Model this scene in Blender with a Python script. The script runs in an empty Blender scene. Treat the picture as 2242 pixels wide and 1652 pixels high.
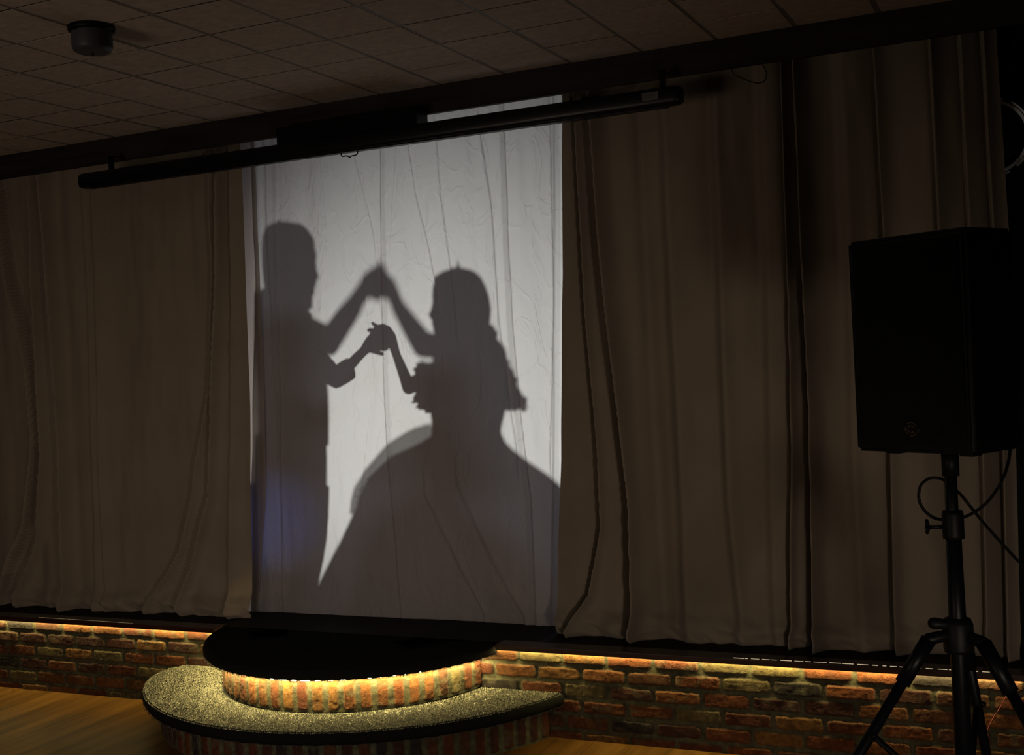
import bpy, bmesh, math, random
import numpy as np
from mathutils import Vector, Matrix, noise

random.seed(7)
SC = bpy.context.scene
COL = SC.collection

# ------------------------------------------------------------------ camera
CAM = Vector((3.0, -5.2, 1.82))
W_, H_ = 2242.0, 1652.0
_v1 = np.array((-4559 - W_/2, 1085 - H_/2)); _v2 = np.array((2310 - W_/2, 722 - H_/2))
FPX = math.sqrt(-float(_v1 @ _v2))
AX = -np.array([_v1[0], _v1[1], FPX]); AX /= np.linalg.norm(AX)
AY = np.array([_v2[0], _v2[1], FPX]); AY /= np.linalg.norm(AY)
AZ = np.cross(AX, AY)
cam_data = bpy.data.cameras.new('camera')
cam = bpy.data.objects.new('camera', cam_data); COL.objects.link(cam)
cam_data.sensor_width = 36.0; cam_data.lens = FPX / W_ * 36.0
cam_data.clip_start = 0.05; cam_data.clip_end = 60
Rm = Matrix(((AX[0], -AX[1], -AX[2]), (AY[0], -AY[1], -AY[2]), (AZ[0], -AZ[1], -AZ[2])))
cam.matrix_world = Matrix.Translation(CAM) @ Rm.to_4x4()
SC.camera = cam

# ------------------------------------------------------------------ light and exposure
SC.view_settings.view_transform = 'Standard'
SC.view_settings.look = 'None'
SC.view_settings.gamma = 1.0
SC.view_settings.use_curve_mapping = False
SC.view_settings.exposure = 0.0
world = bpy.data.worlds.new('world'); SC.world = world; world.use_nodes = True
world.node_tree.nodes['Background'].inputs[0].default_value = (0.8, 0.75, 0.9, 1)
world.node_tree.nodes['Background'].inputs[1].default_value = 0.0015

YS = 0.42                                   # plane of the hanging sheet
LAMP = Vector((-0.35, YS + 3.1, 0.98))      # the show lamp behind the dancers
def lamp(name, kind, loc, energy, color, size=0.1, target=None, **kw):
    d = bpy.data.lights.new(name, kind); d.energy = energy; d.color = color
    if kind == 'AREA':
        d.shape = 'RECTANGLE'; d.size = size; d.size_y = kw.get('size_y', size)
    else:
        d.shadow_soft_size = size
    if kind == 'SPOT':
        d.spot_size = kw.get('cone', 1.5); d.spot_blend = kw.get('blend', 0.5)
    o = bpy.data.objects.new(name, d); COL.objects.link(o); o.location = loc
    if target is not None:
        o.rotation_euler = (Vector(target) - Vector(loc)).to_track_quat('-Z', 'Y').to_euler()
    return o
lamp('show_lamp_light', 'SPOT', LAMP, 430, (0.97, 0.985, 1.0), 0.045, target=(0.05, YS, 1.38), cone=1.22, blend=1.0)
lamp('hall_fill', 'SPOT', (3.7, -4.1, 0.55), 104, (1.0, 0.84, 0.67), 0.20, target=(0.9, 0.2, 0.45), cone=1.25, blend=1.0)  # added front fill, aimed low so the curtain tops stay dim
lamp('side_fill', 'SPOT', (0.4, -3.6, 0.75), 46, (1.0, 0.84, 0.67), 0.22, target=(-1.9, 0.2, 0.6), cone=1.35, blend=1.0)  # added fill raking the left curtain so its folds show
lamp('ceiling_fill', 'AREA', (-1.0, -6.6, 1.0), 32, (1.0, 0.82, 0.64), 2.0, target=(-1.0, -3.0, 3.1), size_y=1.0)  # added soft fill aimed upward to lift the ceiling
lamp('backstage_fill', 'AREA', (0.3, 4.6, 2.9), 15, (0.72, 0.76, 1.0), 2.0, target=(0.0, 1.4, 0.4), size_y=1.0)  # added bluish fill lifting the shadow tone on the sheet
lamp('blue_stage_light', 'SPOT', (-1.75, 1.6, 0.75), 9.0, (0.20, 0.30, 1.0), 0.05, target=(-1.14, YS, 0.95), cone=0.50, blend=1.0)

# ------------------------------------------------------------------ measuring helpers (photo pixel -> point of the place)
def ray(px, py):
    d = np.array([px - W_/2, py - H_/2, FPX])
    return Vector((float(AX @ d), float(AY @ d), float(AZ @ d)))
def at_y(px, py, y):
    d = ray(px, py); return CAM + d * ((y - CAM.y) / d.y)
def at_z(px, py, z):
    d = ray(px, py); return CAM + d * ((z - CAM.z) / d.z)
def shade(px, py, dist):
    """point at distance dist behind the sheet whose shadow from the show lamp falls where the photo shows it"""
    s = at_y(px, py, YS)
    D = LAMP.y - YS
    p = LAMP + (s - LAMP) * ((D - dist) / D)
    return p
MPX = 0.00207
def srad(rpx, dist):
    D = LAMP.y - YS
    return rpx * MPX * (D - dist) / D

# ------------------------------------------------------------------ object helpers
def tag(o, label=None, cat=None, group=None, kind=None):
    if label: o['label'] = label
    if cat: o['category'] = cat
    if group: o['group'] = group
    if kind: o['kind'] = kind
    return o
def thing(name, loc, label, cat, group=None):
    o = bpy.data.objects.new(name, None); o.empty_display_size = 0.1
    COL.objects.link(o); o.location = loc
    return tag(o, label, cat, group)
def link(name, me, mat, parent=None, smooth=False):
    if mat: me.materials.append(mat)
    o = bpy.data.objects.new(name, me); COL.objects.link(o)
    if smooth:
        me.polygons.foreach_set('use_smooth', [True] * len(me.polygons))
    if parent:
        o.parent = parent
        o.matrix_parent_inverse = Matrix.Translation(-parent.location)
        # keep own origin at the parent's base
        me.transform(Matrix.Translation(-parent.location))
        o.matrix_parent_inverse = Matrix.Identity(4)
        if parent.type != 'EMPTY':
            off = Vector(parent.get('_base', (0, 0, 0)))
    return o
BASES = {}
def part(name, geo, mat, parent=None, smooth=False):
    """geo: bmesh or mesh in world coordinates; becomes one mesh object whose origin sits with its thing"""
    if isinstance(geo, bmesh.types.BMesh):
        me = bpy.data.meshes.new(name); geo.normal_update(); geo.to_mesh(me); geo.free()
    else:
        me = geo; me.name = name
    if mat: me.materials.append(mat)
    if smooth: me.polygons.foreach_set('use_smooth', [True] * len(me.polygons))
    o = bpy.data.objects.new(name, me); COL.objects.link(o)
    if parent is not None:
        base = BASES.get(parent.name, Vector(parent.location))
        me.transform(Matrix.Translation(-base))
        o.parent = parent; BASES[o.name] = base
    return o
def solo(name, geo, mat, base, label, cat, smooth=False, group=None, kind=None):
    o = part(name, geo, mat, None, smooth)
    o.data.transform(Matrix.Translation(-Vector(base))); o.location = base
    BASES[o.name] = Vector(base)
    return tag(o, label, cat, group, kind)
def struct(name, geo, mat, smooth=False):
    return tag(part(name, geo, mat, None, smooth), kind='structure')

def box(bm, lo, hi, bevel=0.0, mtx=None):
    lo = Vector(lo); hi = Vector(hi)
    r = bmesh.ops.create_cube(bm, size=1.0)
    vs = r['verts']
    c = (lo + hi) / 2; s = hi - lo
    for v in vs: v.co = Vector((v.co.x * s.x, v.co.y * s.y, v.co.z * s.z)) + c
    if bevel > 0:
        es = list({e for v in vs for e in v.link_edges})
        rr = bmesh.ops.bevel(bm, geom=es, offset=bevel, segments=2, affect='EDGES', profile=0.6)
        vs = list({v for f in rr['faces'] for v in f.verts} | {v for v in vs if v.is_valid})
    if mtx is not None:
        for v in vs: v.co = mtx @ v.co
    return vs
def frame_of(t):
    t = t.normalized(); a = Vector((0, 0, 1)) if abs(t.z) < 0.9 else Vector((1, 0, 0))
    u = t.cross(a).normalized(); return u, t.cross(u).normalized()
def capsule(bm, a, b, ra, rb, n=14, caps=3):
    """closed tapered tube with round ends"""
    a = Vector(a); b = Vector(b); t = (b - a)
    if t.length < 1e-6: t = Vector((0, 0, 1e-4)); b = a + t
    u, w = frame_of(t); t = t.normalized()
    rings = []
    for k in range(caps, 0, -1):
        an = math.pi / 2 * k / (caps + 0.0) * 0.98
        rings.append((a - t * ra * math.sin(an), ra * math.cos(an)))
    rings.append((a, ra)); rings.append((b, rb))
    for k in range(1, caps + 1):
        an = math.pi / 2 * k / (caps + 0.0) * 0.98
        rings.append((b + t * rb * math.sin(an), rb * math.cos(an)))
    prev = None
    for c, r in rings:
        cur = [bm.verts.new(c + (u * math.cos(2*math.pi*i/n) + w * math.sin(2*math.pi*i/n)) * r) for i in range(n)]
        if prev:
            for i in range(n): bm.faces.new((prev[i], prev[(i+1) % n], cur[(i+1) % n], cur[i]))
        else: bm.faces.new(list(reversed(cur)))
        prev = cur
    bm.faces.new(prev)
def chain(bm, pts, radii):
    for i in range(len(pts) - 1): capsule(bm, pts[i], pts[i+1], radii[i], radii[i+1])
def tube(bm, pts, r, n=10):
    """open swept tube through points with flat ends; r number or list"""
    pts = [Vector(p) for p in pts]; R = r if isinstance(r, (list, tuple)) else [r] * len(pts)
    prev = None; u = None
    for i, p in enumerate(pts):
        t = (pts[min(i+1, len(pts)-1)] - pts[max(i-1, 0)]).normalized()
        if u is None: u, w = frame_of(t)
        else:
            u = (u - t * u.dot(t)).normalized(); w = t.cross(u)
        cur = [bm.verts.new(p + (u*math.cos(2*math.pi*k/n) + w*math.sin(2*math.pi*k/n)) * R[i]) for k in range(n)]
        if prev:
            for k in range(n): bm.faces.new((prev[k], prev[(k+1) % n], cur[(k+1) % n], cur[k]))
        else: bm.faces.new(list(reversed(cur)))
        prev = cur
    bm.faces.new(prev)
def spline(pts, n=8):
    pts = [Vector(p) for p in pts]; out = []
    P = [pts[0]] + pts + [pts[-1]]
    for i in range(1, len(P) - 2):
        for k in range(n):
            t = k / n; a, b, c, d = P[i-1], P[i], P[i+1], P[i+2]
            out.append(0.5 * ((2*b) + (c-a)*t + (2*a-5*b+4*c-d)*t*t + (3*b-3*c+d-a)*t**3))
    out.append(pts[-1]); return out
def lathe(bm, c, prof, axis='Z', n=40, mtx=None):
    """prof: list of (radius, height); closes at radius 0"""
    c = Vector(c); prev = None; vs = []
    for r, h in prof:
        m = 1 if r < 1e-6 else n
        cur = []
        for i in range(m):
            a = 2*math.pi*i/n; v = Vector((r*math.cos(a), r*math.sin(a), h))
            v = (mtx @ v) if mtx is not None else v + c
            cur.append(bm.verts.new(v))
        if prev:
            if len(prev) == 1 and len(cur) > 1:
                for i in range(n): bm.faces.new((prev[0], cur[(i+1) % n], cur[i]))
            elif len(cur) == 1 and len(prev) > 1:
                for i in range(n): bm.faces.new((prev[i], prev[(i+1) % n], cur[0]))
            elif len(cur) > 1:
                for i in range(n): bm.faces.new((prev[i], prev[(i+1) % n], cur[(i+1) % n], cur[i]))
        prev = cur
def loft(bm, levels, n=28, power=1.0):
    """levels: (left point, right point, half depth in y, y centre); closed stack of ellipses"""
    prev = None
    for (a, b, hy, yc) in levels:
        a = Vector((a[0], yc, a[-1])); b = Vector((b[0], yc, b[-1]))
        c = (a + b) / 2; h = (b - a) / 2
        cur = []
        for i in range(n):
            t = 2*math.pi*i/n; ct, st = math.cos(t), math.sin(t)
            ex = abs(ct)**power * (1 if ct >= 0 else -1); ey = abs(st)**power * (1 if st >= 0 else -1)
            cur.append(bm.verts.new(c + h*ex + Vector((0, hy*ey, 0))))
        if prev:
            for i in range(n): bm.faces.new((prev[i], prev[(i+1) % n], cur[(i+1) % n], cur[i]))
        else: bm.faces.new(list(reversed(cur)))
        prev = cur
    bm.faces.new(prev)
def fuse(o, voxel, smooth=2):
    m = o.modifiers.new('fuse', 'REMESH'); m.mode = 'VOXEL'; m.voxel_size = voxel; m.use_smooth_shade = True
    if smooth:
        s = o.modifiers.new('soft', 'SMOOTH'); s.iterations = smooth; s.factor = 0.5
    return o
def grid_mesh(name, X, Y, Z, col=None, flip=False, closed=False):
    nv, nu = X.shape
    me = bpy.data.meshes.new(name)
    co = np.stack([X, Y, Z], -1).reshape(-1, 3).astype(np.float32)
    idx = np.arange(nv*nu).reshape(nv, nu)
    a, b, c, d = idx[:-1, :-1], idx[:-1, 1:], idx[1:, 1:], idx[1:, :-1]
    f = np.stack([a, d, c, b] if flip else [a, b, c, d], -1).reshape(-1, 4)
    me.vertices.add(len(co)); me.vertices.foreach_set('co', co.ravel())
    me.loops.add(f.size); me.loops.foreach_set('vertex_index', f.ravel().astype(np.int32))
    me.polygons.add(len(f)); me.polygons.foreach_set('loop_start', np.arange(0, f.size, 4, dtype=np.int32))
    me.polygons.foreach_set('loop_total', np.full(len(f), 4, dtype=np.int32))
    me.update(calc_edges=True)
    if col is not None:
        at = me.color_attributes.new('tone', 'FLOAT_COLOR', 'POINT')
        c4 = np.concatenate([col.reshape(-1, 3), np.ones((nv*nu, 1))], 1).astype(np.float32)
        at.data.foreach_set('color', c4.ravel())
    me.polygons.foreach_set('use_smooth', [True] * len(f))
    return me
_rs = np.random.RandomState(5)
_lat = _rs.rand(256, 256)
def vn(x, y, s=1.0, seed=0):
    """smooth value noise, -1..1"""
    x = x / s + seed * 17.3; y = y / s + seed * 7.7
    xi = np.floor(x).astype(int); yi = np.floor(y).astype(int); fx = x - xi; fy = y - yi
    fx = fx*fx*(3-2*fx); fy = fy*fy*(3-2*fy)
    g = lambda i, j: _lat[(xi+i) % 256, (yi+j) % 256]
    return 2*((g(0,0)*(1-fx)+g(1,0)*fx)*(1-fy) + (g(0,1)*(1-fx)+g(1,1)*fx)*fy) - 1
def sstep(x): x = np.clip(x, 0, 1); return x*x*(3-2*x)

# ------------------------------------------------------------------ materials
def mat(name, color=(0.5, 0.5, 0.5), rough=0.6, metal=0.0, spec=0.5, sheen=0.0, noise_scale=None, noise_amt=0.25,
        bump=0.0, bump_scale=60, attr=None, stretch=None, emit=None, estr=0.0, coat=0.0):
    m = bpy.data.materials.new(name); m.use_nodes = True
    nt = m.node_tree; N = nt.nodes; L = nt.links; b = N['Principled BSDF']
    b.inputs['Base Color'].default_value = (*color, 1); b.inputs['Roughness'].default_value = rough
    b.inputs['Metallic'].default_value = metal; b.inputs['Specular IOR Level'].default_value = spec
    b.inputs['Sheen Weight'].default_value = sheen; b.inputs['Coat Weight'].default_value = coat
    if emit:
        b.inputs['Emission Color'].default_value = (*emit, 1); b.inputs['Emission Strength'].default_value = estr
    tc = N.new('ShaderNodeTexCoord'); src = tc.outputs['Object']
    if stretch:
        mp = N.new('ShaderNodeMapping'); mp.inputs['Scale'].default_value = stretch
        L.new(src, mp.inputs['Vector']); src = mp.outputs['Vector']
    base = None
    if attr:
        a = N.new('ShaderNodeVertexColor'); a.layer_name = attr; base = a.outputs['Color']
    if noise_scale:
        n = N.new('ShaderNodeTexNoise'); n.inputs['Scale'].default_value = noise_scale; n.inputs['Detail'].default_value = 6
        L.new(src, n.inputs['Vector'])
        mr = N.new('ShaderNodeMapRange'); mr.inputs['From Min'].default_value = 0.3; mr.inputs['From Max'].default_value = 0.7
        mr.inputs['To Min'].default_value = 1 - noise_amt; mr.inputs['To Max'].default_value = 1 + noise_amt
        L.new(n.outputs['Fac'], mr.inputs['Value'])
        mx = N.new('ShaderNodeVectorMath'); mx.operation = 'SCALE'
        if base is not None: L.new(base, mx.inputs[0])
        else: mx.inputs[0].default_value = color
        L.new(mr.outputs['Result'], mx.inputs['Scale']); base = mx.outputs['Vector']
    if base is not None: L.new(base, b.inputs['Base Color'])
    if bump:
        n2 = N.new('ShaderNodeTexNoise'); n2.inputs['Scale'].default_value = bump_scale; n2.inputs['Detail'].default_value = 8
        L.new(src, n2.inputs['Vector'])
        bp = N.new('ShaderNodeBump'); bp.inputs['Strength'].default_value = bump; bp.inputs['Distance'].default_value = 0.01
        L.new(n2.outputs['Fac'], bp.inputs['Height']); L.new(bp.outputs['Normal'], b.inputs['Normal'])
    return m

def cloth(name, color, trans, tcol=None, transp=0.0, crinkle=0.0, attr=False, weave=0.0):
    """thin woven cloth: diffuse front, translucent when lit from behind, optionally see-through like tulle"""
    m = bpy.data.materials.new(name); m.use_nodes = True
    nt = m.node_tree; N = nt.nodes; L = nt.links
    N.remove(N['Principled BSDF']); out = N['Material Output']
    df = N.new('ShaderNodeBsdfDiffuse'); tl = N.new('ShaderNodeBsdfTranslucent'); mx = N.new('ShaderNodeMixShader')
    df.inputs['Color'].default_value = (*color, 1); tl.inputs['Color'].default_value = (*(tcol or color), 1)
    mx.inputs['Fac'].default_value = trans
    tc = N.new('ShaderNodeTexCoord')
    if attr:
        a = N.new('ShaderNodeVertexColor'); a.layer_name = 'tone'
        for sh, c in ((df, color), (tl, tcol or color)):
            v = N.new('ShaderNodeVectorMath'); v.operation = 'MULTIPLY'; v.inputs[1].default_value = c
            L.new(a.outputs['Color'], v.inputs[0])
            L.new(v.outputs['Vector'], sh.inputs['Color'])
            if sh is df: v.inputs[0].default_value = (1, 1, 1); L.remove(v.inputs[0].links[0])
    if crinkle:
        mp = N.new('ShaderNodeMapping'); mp.inputs['Scale'].default_value = (1.0, 1.0, 0.50)
        L.new(tc.outputs['Object'], mp.inputs['Vector'])
        n1 = N.new('ShaderNodeTexNoise'); n1.inputs['Scale'].default_value = 6; n1.inputs['Detail'].default_value = 3
        n1.inputs['Distortion'].default_value = 1.2
        L.new(mp.outputs['Vector'], n1.inputs['Vector'])
        # thin ridges where the noise crosses its middle
        s = N.new('ShaderNodeMath'); s.operation = 'SUBTRACT'; s.inputs[1].default_value = 0.5
        ab = N.new('ShaderNodeMath'); ab.operation = 'ABSOLUTE'
        L.new(n1.outputs['Fac'], s.inputs[0]); L.new(s.outputs[0], ab.inputs[0])
        r = N.new('ShaderNodeMapRange'); r.inputs['From Max'].default_value = 0.06; r.interpolation_type = 'SMOOTHSTEP'
        L.new(ab.outputs[0], r.inputs['Value'])
        n2 = N.new('ShaderNodeTexNoise'); n2.inputs['Scale'].default_value = 16; n2.inputs['Detail'].default_value = 5
        L.new(mp.outputs['Vector'], n2.inputs['Vector'])
        ad = N.new('ShaderNodeMath'); ad.operation = 'MULTIPLY_ADD'; ad.inputs[1].default_value = 0.28
        L.new(r.outputs['Result'], ad.inputs[0]); L.new(n2.outputs['Fac'], ad.inputs[2])
        bp = N.new('ShaderNodeBump'); bp.inputs['Strength'].default_value = crinkle; bp.inputs['Distance'].default_value = 0.012
        L.new(ad.outputs[0], bp.inputs['Height'])
        L.new(bp.outputs['Normal'], df.inputs['Normal']); L.new(bp.outputs['Normal'], tl.inputs['Normal'])
    L.new(df.outputs[0], mx.inputs[1]); L.new(tl.outputs[0], mx.inputs[2])
    res = mx.outputs[0]
    if transp:
        tp = N.new('ShaderNodeBsdfTransparent'); m2 = N.new('ShaderNodeMixShader'); m2.inputs['Fac'].default_value = transp
        L.new(res, m2.inputs[1]); L.new(tp.outputs[0], m2.inputs[2]); res = m2.outputs[0]
    L.new(res, out.inputs['Surface'])
    return m

def emission(name, color, strength):
    m = bpy.data.materials.new(name); m.use_nodes = True
    nt = m.node_tree; nt.nodes.remove(nt.nodes['Principled BSDF'])
    e = nt.nodes.new('ShaderNodeEmission'); e.inputs['Color'].default_value = (*color, 1); e.inputs['Strength'].default_value = strength
    nt.links.new(e.outputs[0], nt.nodes['Material Output'].inputs['Surface'])
    return m

def plank_floor():
    m = bpy.data.materials.new('laminate_floor'); m.use_nodes = True
    nt = m.node_tree; N = nt.nodes; L = nt.links; b = N['Principled BSDF']
    tc = N.new('ShaderNodeTexCoord')
    rot = N.new('ShaderNodeMapping'); rot.inputs['Rotation'].default_value = (0, 0, math.radians(90))
    L.new(tc.outputs['Object'], rot.inputs['Vector'])
    br = N.new('ShaderNodeTexBrick'); br.inputs['Scale'].default_value = 1.0
    br.inputs['Brick Width'].default_value = 1.25; br.inputs['Row Height'].default_value = 0.19
    br.inputs['Mortar Size'].default_value = 0.0015; br.offset = 0.37
    br.inputs['Color1'].default_value = (0.14, 0.070, 0.017, 1); br.inputs['Color2'].default_value = (0.10, 0.049, 0.012, 1)
    br.inputs['Mortar'].default_value = (0.04, 0.02, 0.008, 1)
    L.new(rot.outputs['Vector'], br.inputs['Vector'])
    mp = N.new('ShaderNodeMapping'); mp.inputs['Scale'].default_value = (9, 0.8, 1)
    L.new(tc.outputs['Object'], mp.inputs['Vector'])
    n = N.new('ShaderNodeTexNoise'); n.inputs['Scale'].default_value = 1.4; n.inputs['Detail'].default_value = 7
    L.new(mp.outputs['Vector'], n.inputs['Vector'])
    mr = N.new('ShaderNodeMapRange'); mr.inputs['From Min'].default_value = 0.3; mr.inputs['From Max'].default_value = 0.7
    mr.inputs['To Min'].default_value = 0.5; mr.inputs['To Max'].default_value = 1.25
    L.new(n.outputs['Fac'], mr.inputs['Value'])
    v = N.new('ShaderNodeVectorMath'); v.operation = 'SCALE'; L.new(br.outputs['Color'], v.inputs[0]); L.new(mr.outputs['Result'], v.inputs['Scale'])
    L.new(v.outputs['Vector'], b.inputs['Base Color']); b.inputs['Roughness'].default_value = 0.5; b.inputs['Specular IOR Level'].default_value = 0.02
    return m

M_floor = plank_floor()
M_black = mat('matt_black_paint', (0.006, 0.006, 0.007), 0.75, spec=0.15, noise_scale=8, noise_amt=0.3)
M_deck = mat('black_stage_paint', (0.004, 0.0035, 0.004), 0.6, spec=0.15, noise_scale=5, noise_amt=0.35, bump=0.1)
M_nosing = mat('varnished_dark_wood', (0.035, 0.012, 0.006), 0.28, spec=0.5, noise_scale=6, noise_amt=0.4, stretch=(0.5, 6, 6))
M_beam = mat('dark_stained_beam', (0.018, 0.012, 0.011), 0.7, spec=0.2, noise_scale=5, noise_amt=0.4, stretch=(0.4, 5, 5))
M_brick = mat('reclaimed_brick', (0.4, 0.2, 0.1), 0.85, spec=0.25, attr='tone', noise_scale=45, noise_amt=0.35, bump=0.35, bump_scale=170)
M_carpet = mat('black_carpet', (0.010, 0.010, 0.009), 0.95, spec=0.05, noise_scale=200, noise_amt=0.5, bump=0.7, bump_scale=350)
M_pile = mat('charcoal_loop_pile', (0.30, 0.288, 0.20), 0.4, spec=0.8, noise_scale=60, noise_amt=0.5)
M_fringe = mat('black_pile_edge', (0.02, 0.02, 0.018), 0.45, spec=0.6)
M_tile = mat('mineral_ceiling_tile', (0.40, 0.33, 0.28), 0.9, spec=0.1, noise_scale=30, noise_amt=0.12, bump=0.12, bump_scale=120)
M_gap = mat('ceiling_void', (0.05, 0.04, 0.035), 0.9, spec=0.1)
M_runner = mat('ceiling_runner_metal', (0.17, 0.145, 0.13), 0.6, spec=0.2, noise_scale=12, noise_amt=0.15)
M_wall = mat('hall_wall_paint', (0.05, 0.042, 0.038), 0.9, spec=0.1, noise_scale=4, noise_amt=0.2)
M_curtain = mat('taupe_stage_drape', (0.205, 0.166, 0.128), 0.95, spec=0.05, sheen=0.12, noise_scale=3, noise_amt=0.08, bump=0.12, bump_scale=320)
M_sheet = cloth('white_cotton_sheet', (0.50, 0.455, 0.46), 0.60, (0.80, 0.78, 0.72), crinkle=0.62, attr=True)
M_lining = cloth('beige_lining_cloth', (0.36, 0.30, 0.27), 0.5, (0.62, 0.52, 0.46), crinkle=0.3)
M_plastic = mat('black_plastic', (0.0035, 0.0035, 0.004), 0.5, spec=0.12, noise_scale=20, noise_amt=0.2)
M_case = mat('black_lacquered_case', (0.004, 0.004, 0.006), 0.35, spec=0.25)
M_metal_b = mat('black_powder_coat', (0.003, 0.003, 0.004), 0.4, spec=0.12)
M_silver = mat('brushed_silver', (0.80, 0.86, 0.95), 0.5, metal=0.1, noise_scale=40, noise_amt=0.15)
M_grille = mat('black_steel_grille', (0.003, 0.003, 0.003), 0.55, spec=0.12, bump=0.6, bump_scale=500)
M_badge = mat('dull_gold_badge', (0.10, 0.055, 0.03), 0.4, metal=0.5)
M_rubber = mat('black_cable_rubber', (0.004, 0.004, 0.0045), 0.7, spec=0.1)
M_redwire = mat('thin_red_wire', (0.18, 0.03, 0.02), 0.5)
M_sticker = mat('pale_grey_sticker', (0.07, 0.07, 0.07), 0.5)
M_ink = mat('dark_printed_ink', (0.03, 0.03, 0.03), 0.6)
M_led = emission('warm_light_tape', (1.0, 0.78, 0.30), 125)
M_led2 = emission('warm_light_tape_round', (1.0, 0.80, 0.32), 430)
M_skin = mat('skin', (0.50, 0.32, 0.24), 0.55, noise_scale=20, noise_amt=0.08)
M_hair = mat('dark_hair', (0.03, 0.02, 0.015), 0.5, noise_scale=60, noise_amt=0.4, stretch=(8, 8, 1))
M_jacket = mat('dark_shirt_cloth', (0.04, 0.04, 0.06), 0.85, noise_scale=40, noise_amt=0.2)
M_trouser = mat('dark_trouser_cloth', (0.025, 0.025, 0.03), 0.85, noise_scale=40, noise_amt=0.2)
M_gown = mat('ball_gown_satin', (0.30, 0.26, 0.36), 0.5, noise_scale=14, noise_amt=0.15, sheen=0.3)
M_tulle = cloth('gown_tulle', (0.5, 0.47, 0.5), 0.5, transp=0.42)
M_shoe = mat('black_shoe_leather', (0.012, 0.011, 0.010), 0.35)

# ------------------------------------------------------------------ the room
DECK = 0.435
CEIL = 3.18
bm = bmesh.new(); box(bm, (-5.2, -8.6, -0.10), (4.4, 0.30, 0.0)); struct('floor', bm, M_floor)
bm = bmesh.new(); box(bm, (-5.31, -8.6, 0), (-5.21, 5.3, CEIL)); struct('wall_left', bm, M_wall)
bm = bmesh.new(); box(bm, (4.41, -8.6, 0), (4.51, 5.3, CEIL)); struct('wall_right', bm, M_wall)
bm = bmesh.new(); box(bm, (-5.2, 5.2, DECK), (4.4, 5.3, CEIL)); struct('wall_back', bm, M_wall)

# suspended ceiling: tiles, runners one way, the other way joint bars with groove shade in their colour
def ceiling():
    PX, PY = 0.345, 0.335
    x0, y0 = -0.03, -0.312
    bm = bmesh.new()
    i0, i1 = -16, 13; j0, j1 = -24, 1
    for i in range(i0, i1):
        for j in range(j0, j1):
            a = x0 + PX * i + 0.009; b = x0 + PX * (i + 1) - 0.009
            c = y0 + PY * j + 0.006; d = y0 + PY * (j + 1) - 0.006
            if b < -5.2 or a > 4.4: continue
            a = max(a, -5.19); b = min(b, 4.39); d = min(d, 0.02)
            dz = random.uniform(-0.0015, 0.0015)
            box(bm, (a, c, CEIL + dz), (b, d, CEIL + 0.02))
    o = struct('ceiling', bm, M_tile)
    bm = bmesh.new()
    for j in range(j0, j1 + 1):
        y = y0 + PY * j
        if -8.6 < y < 0.02: box(bm, (-5.19, y - 0.0085, CEIL + 0.0012), (4.39, y + 0.0085, CEIL + 0.012))
    part('cross_joint', bm, M_gap, o)
    bm = bmesh.new()
    for i in range(i0, i1 + 1):
        x = x0 + PX * i
        if -5.19 < x < 4.39: box(bm, (x - 0.0115, -8.6, CEIL + 0.0005), (x + 0.0115, 0.02, CEIL + 0.012))
    part('ceiling_runner', bm, M_runner, o)
    bm = bmesh.new(); box(bm, (-5.2, -8.6, CEIL + 0.021), (4.4, 5.2, CEIL + 0.05)); part('ceiling_backing', bm, M_gap, o)
ceiling()
# dark timber beam over the stage opening
bm = bmesh.new(); box(bm, (-5.2, 0.0, 3.045), (4.4, 0.03, CEIL + 0.02), 0.004)
struct('trim_1', bm, M_beam)

# unseen black panels added behind the drapes to stop backlight leaking past
for k, (a_, b_) in enumerate(((-4.6, -1.45), (0.98, 3.4))):
    bm = bmesh.new(); box(bm, (a_, 0.47, DECK), (b_, 0.49, CEIL)); struct('trim_%d' % (k + 2), bm, M_black)

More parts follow.
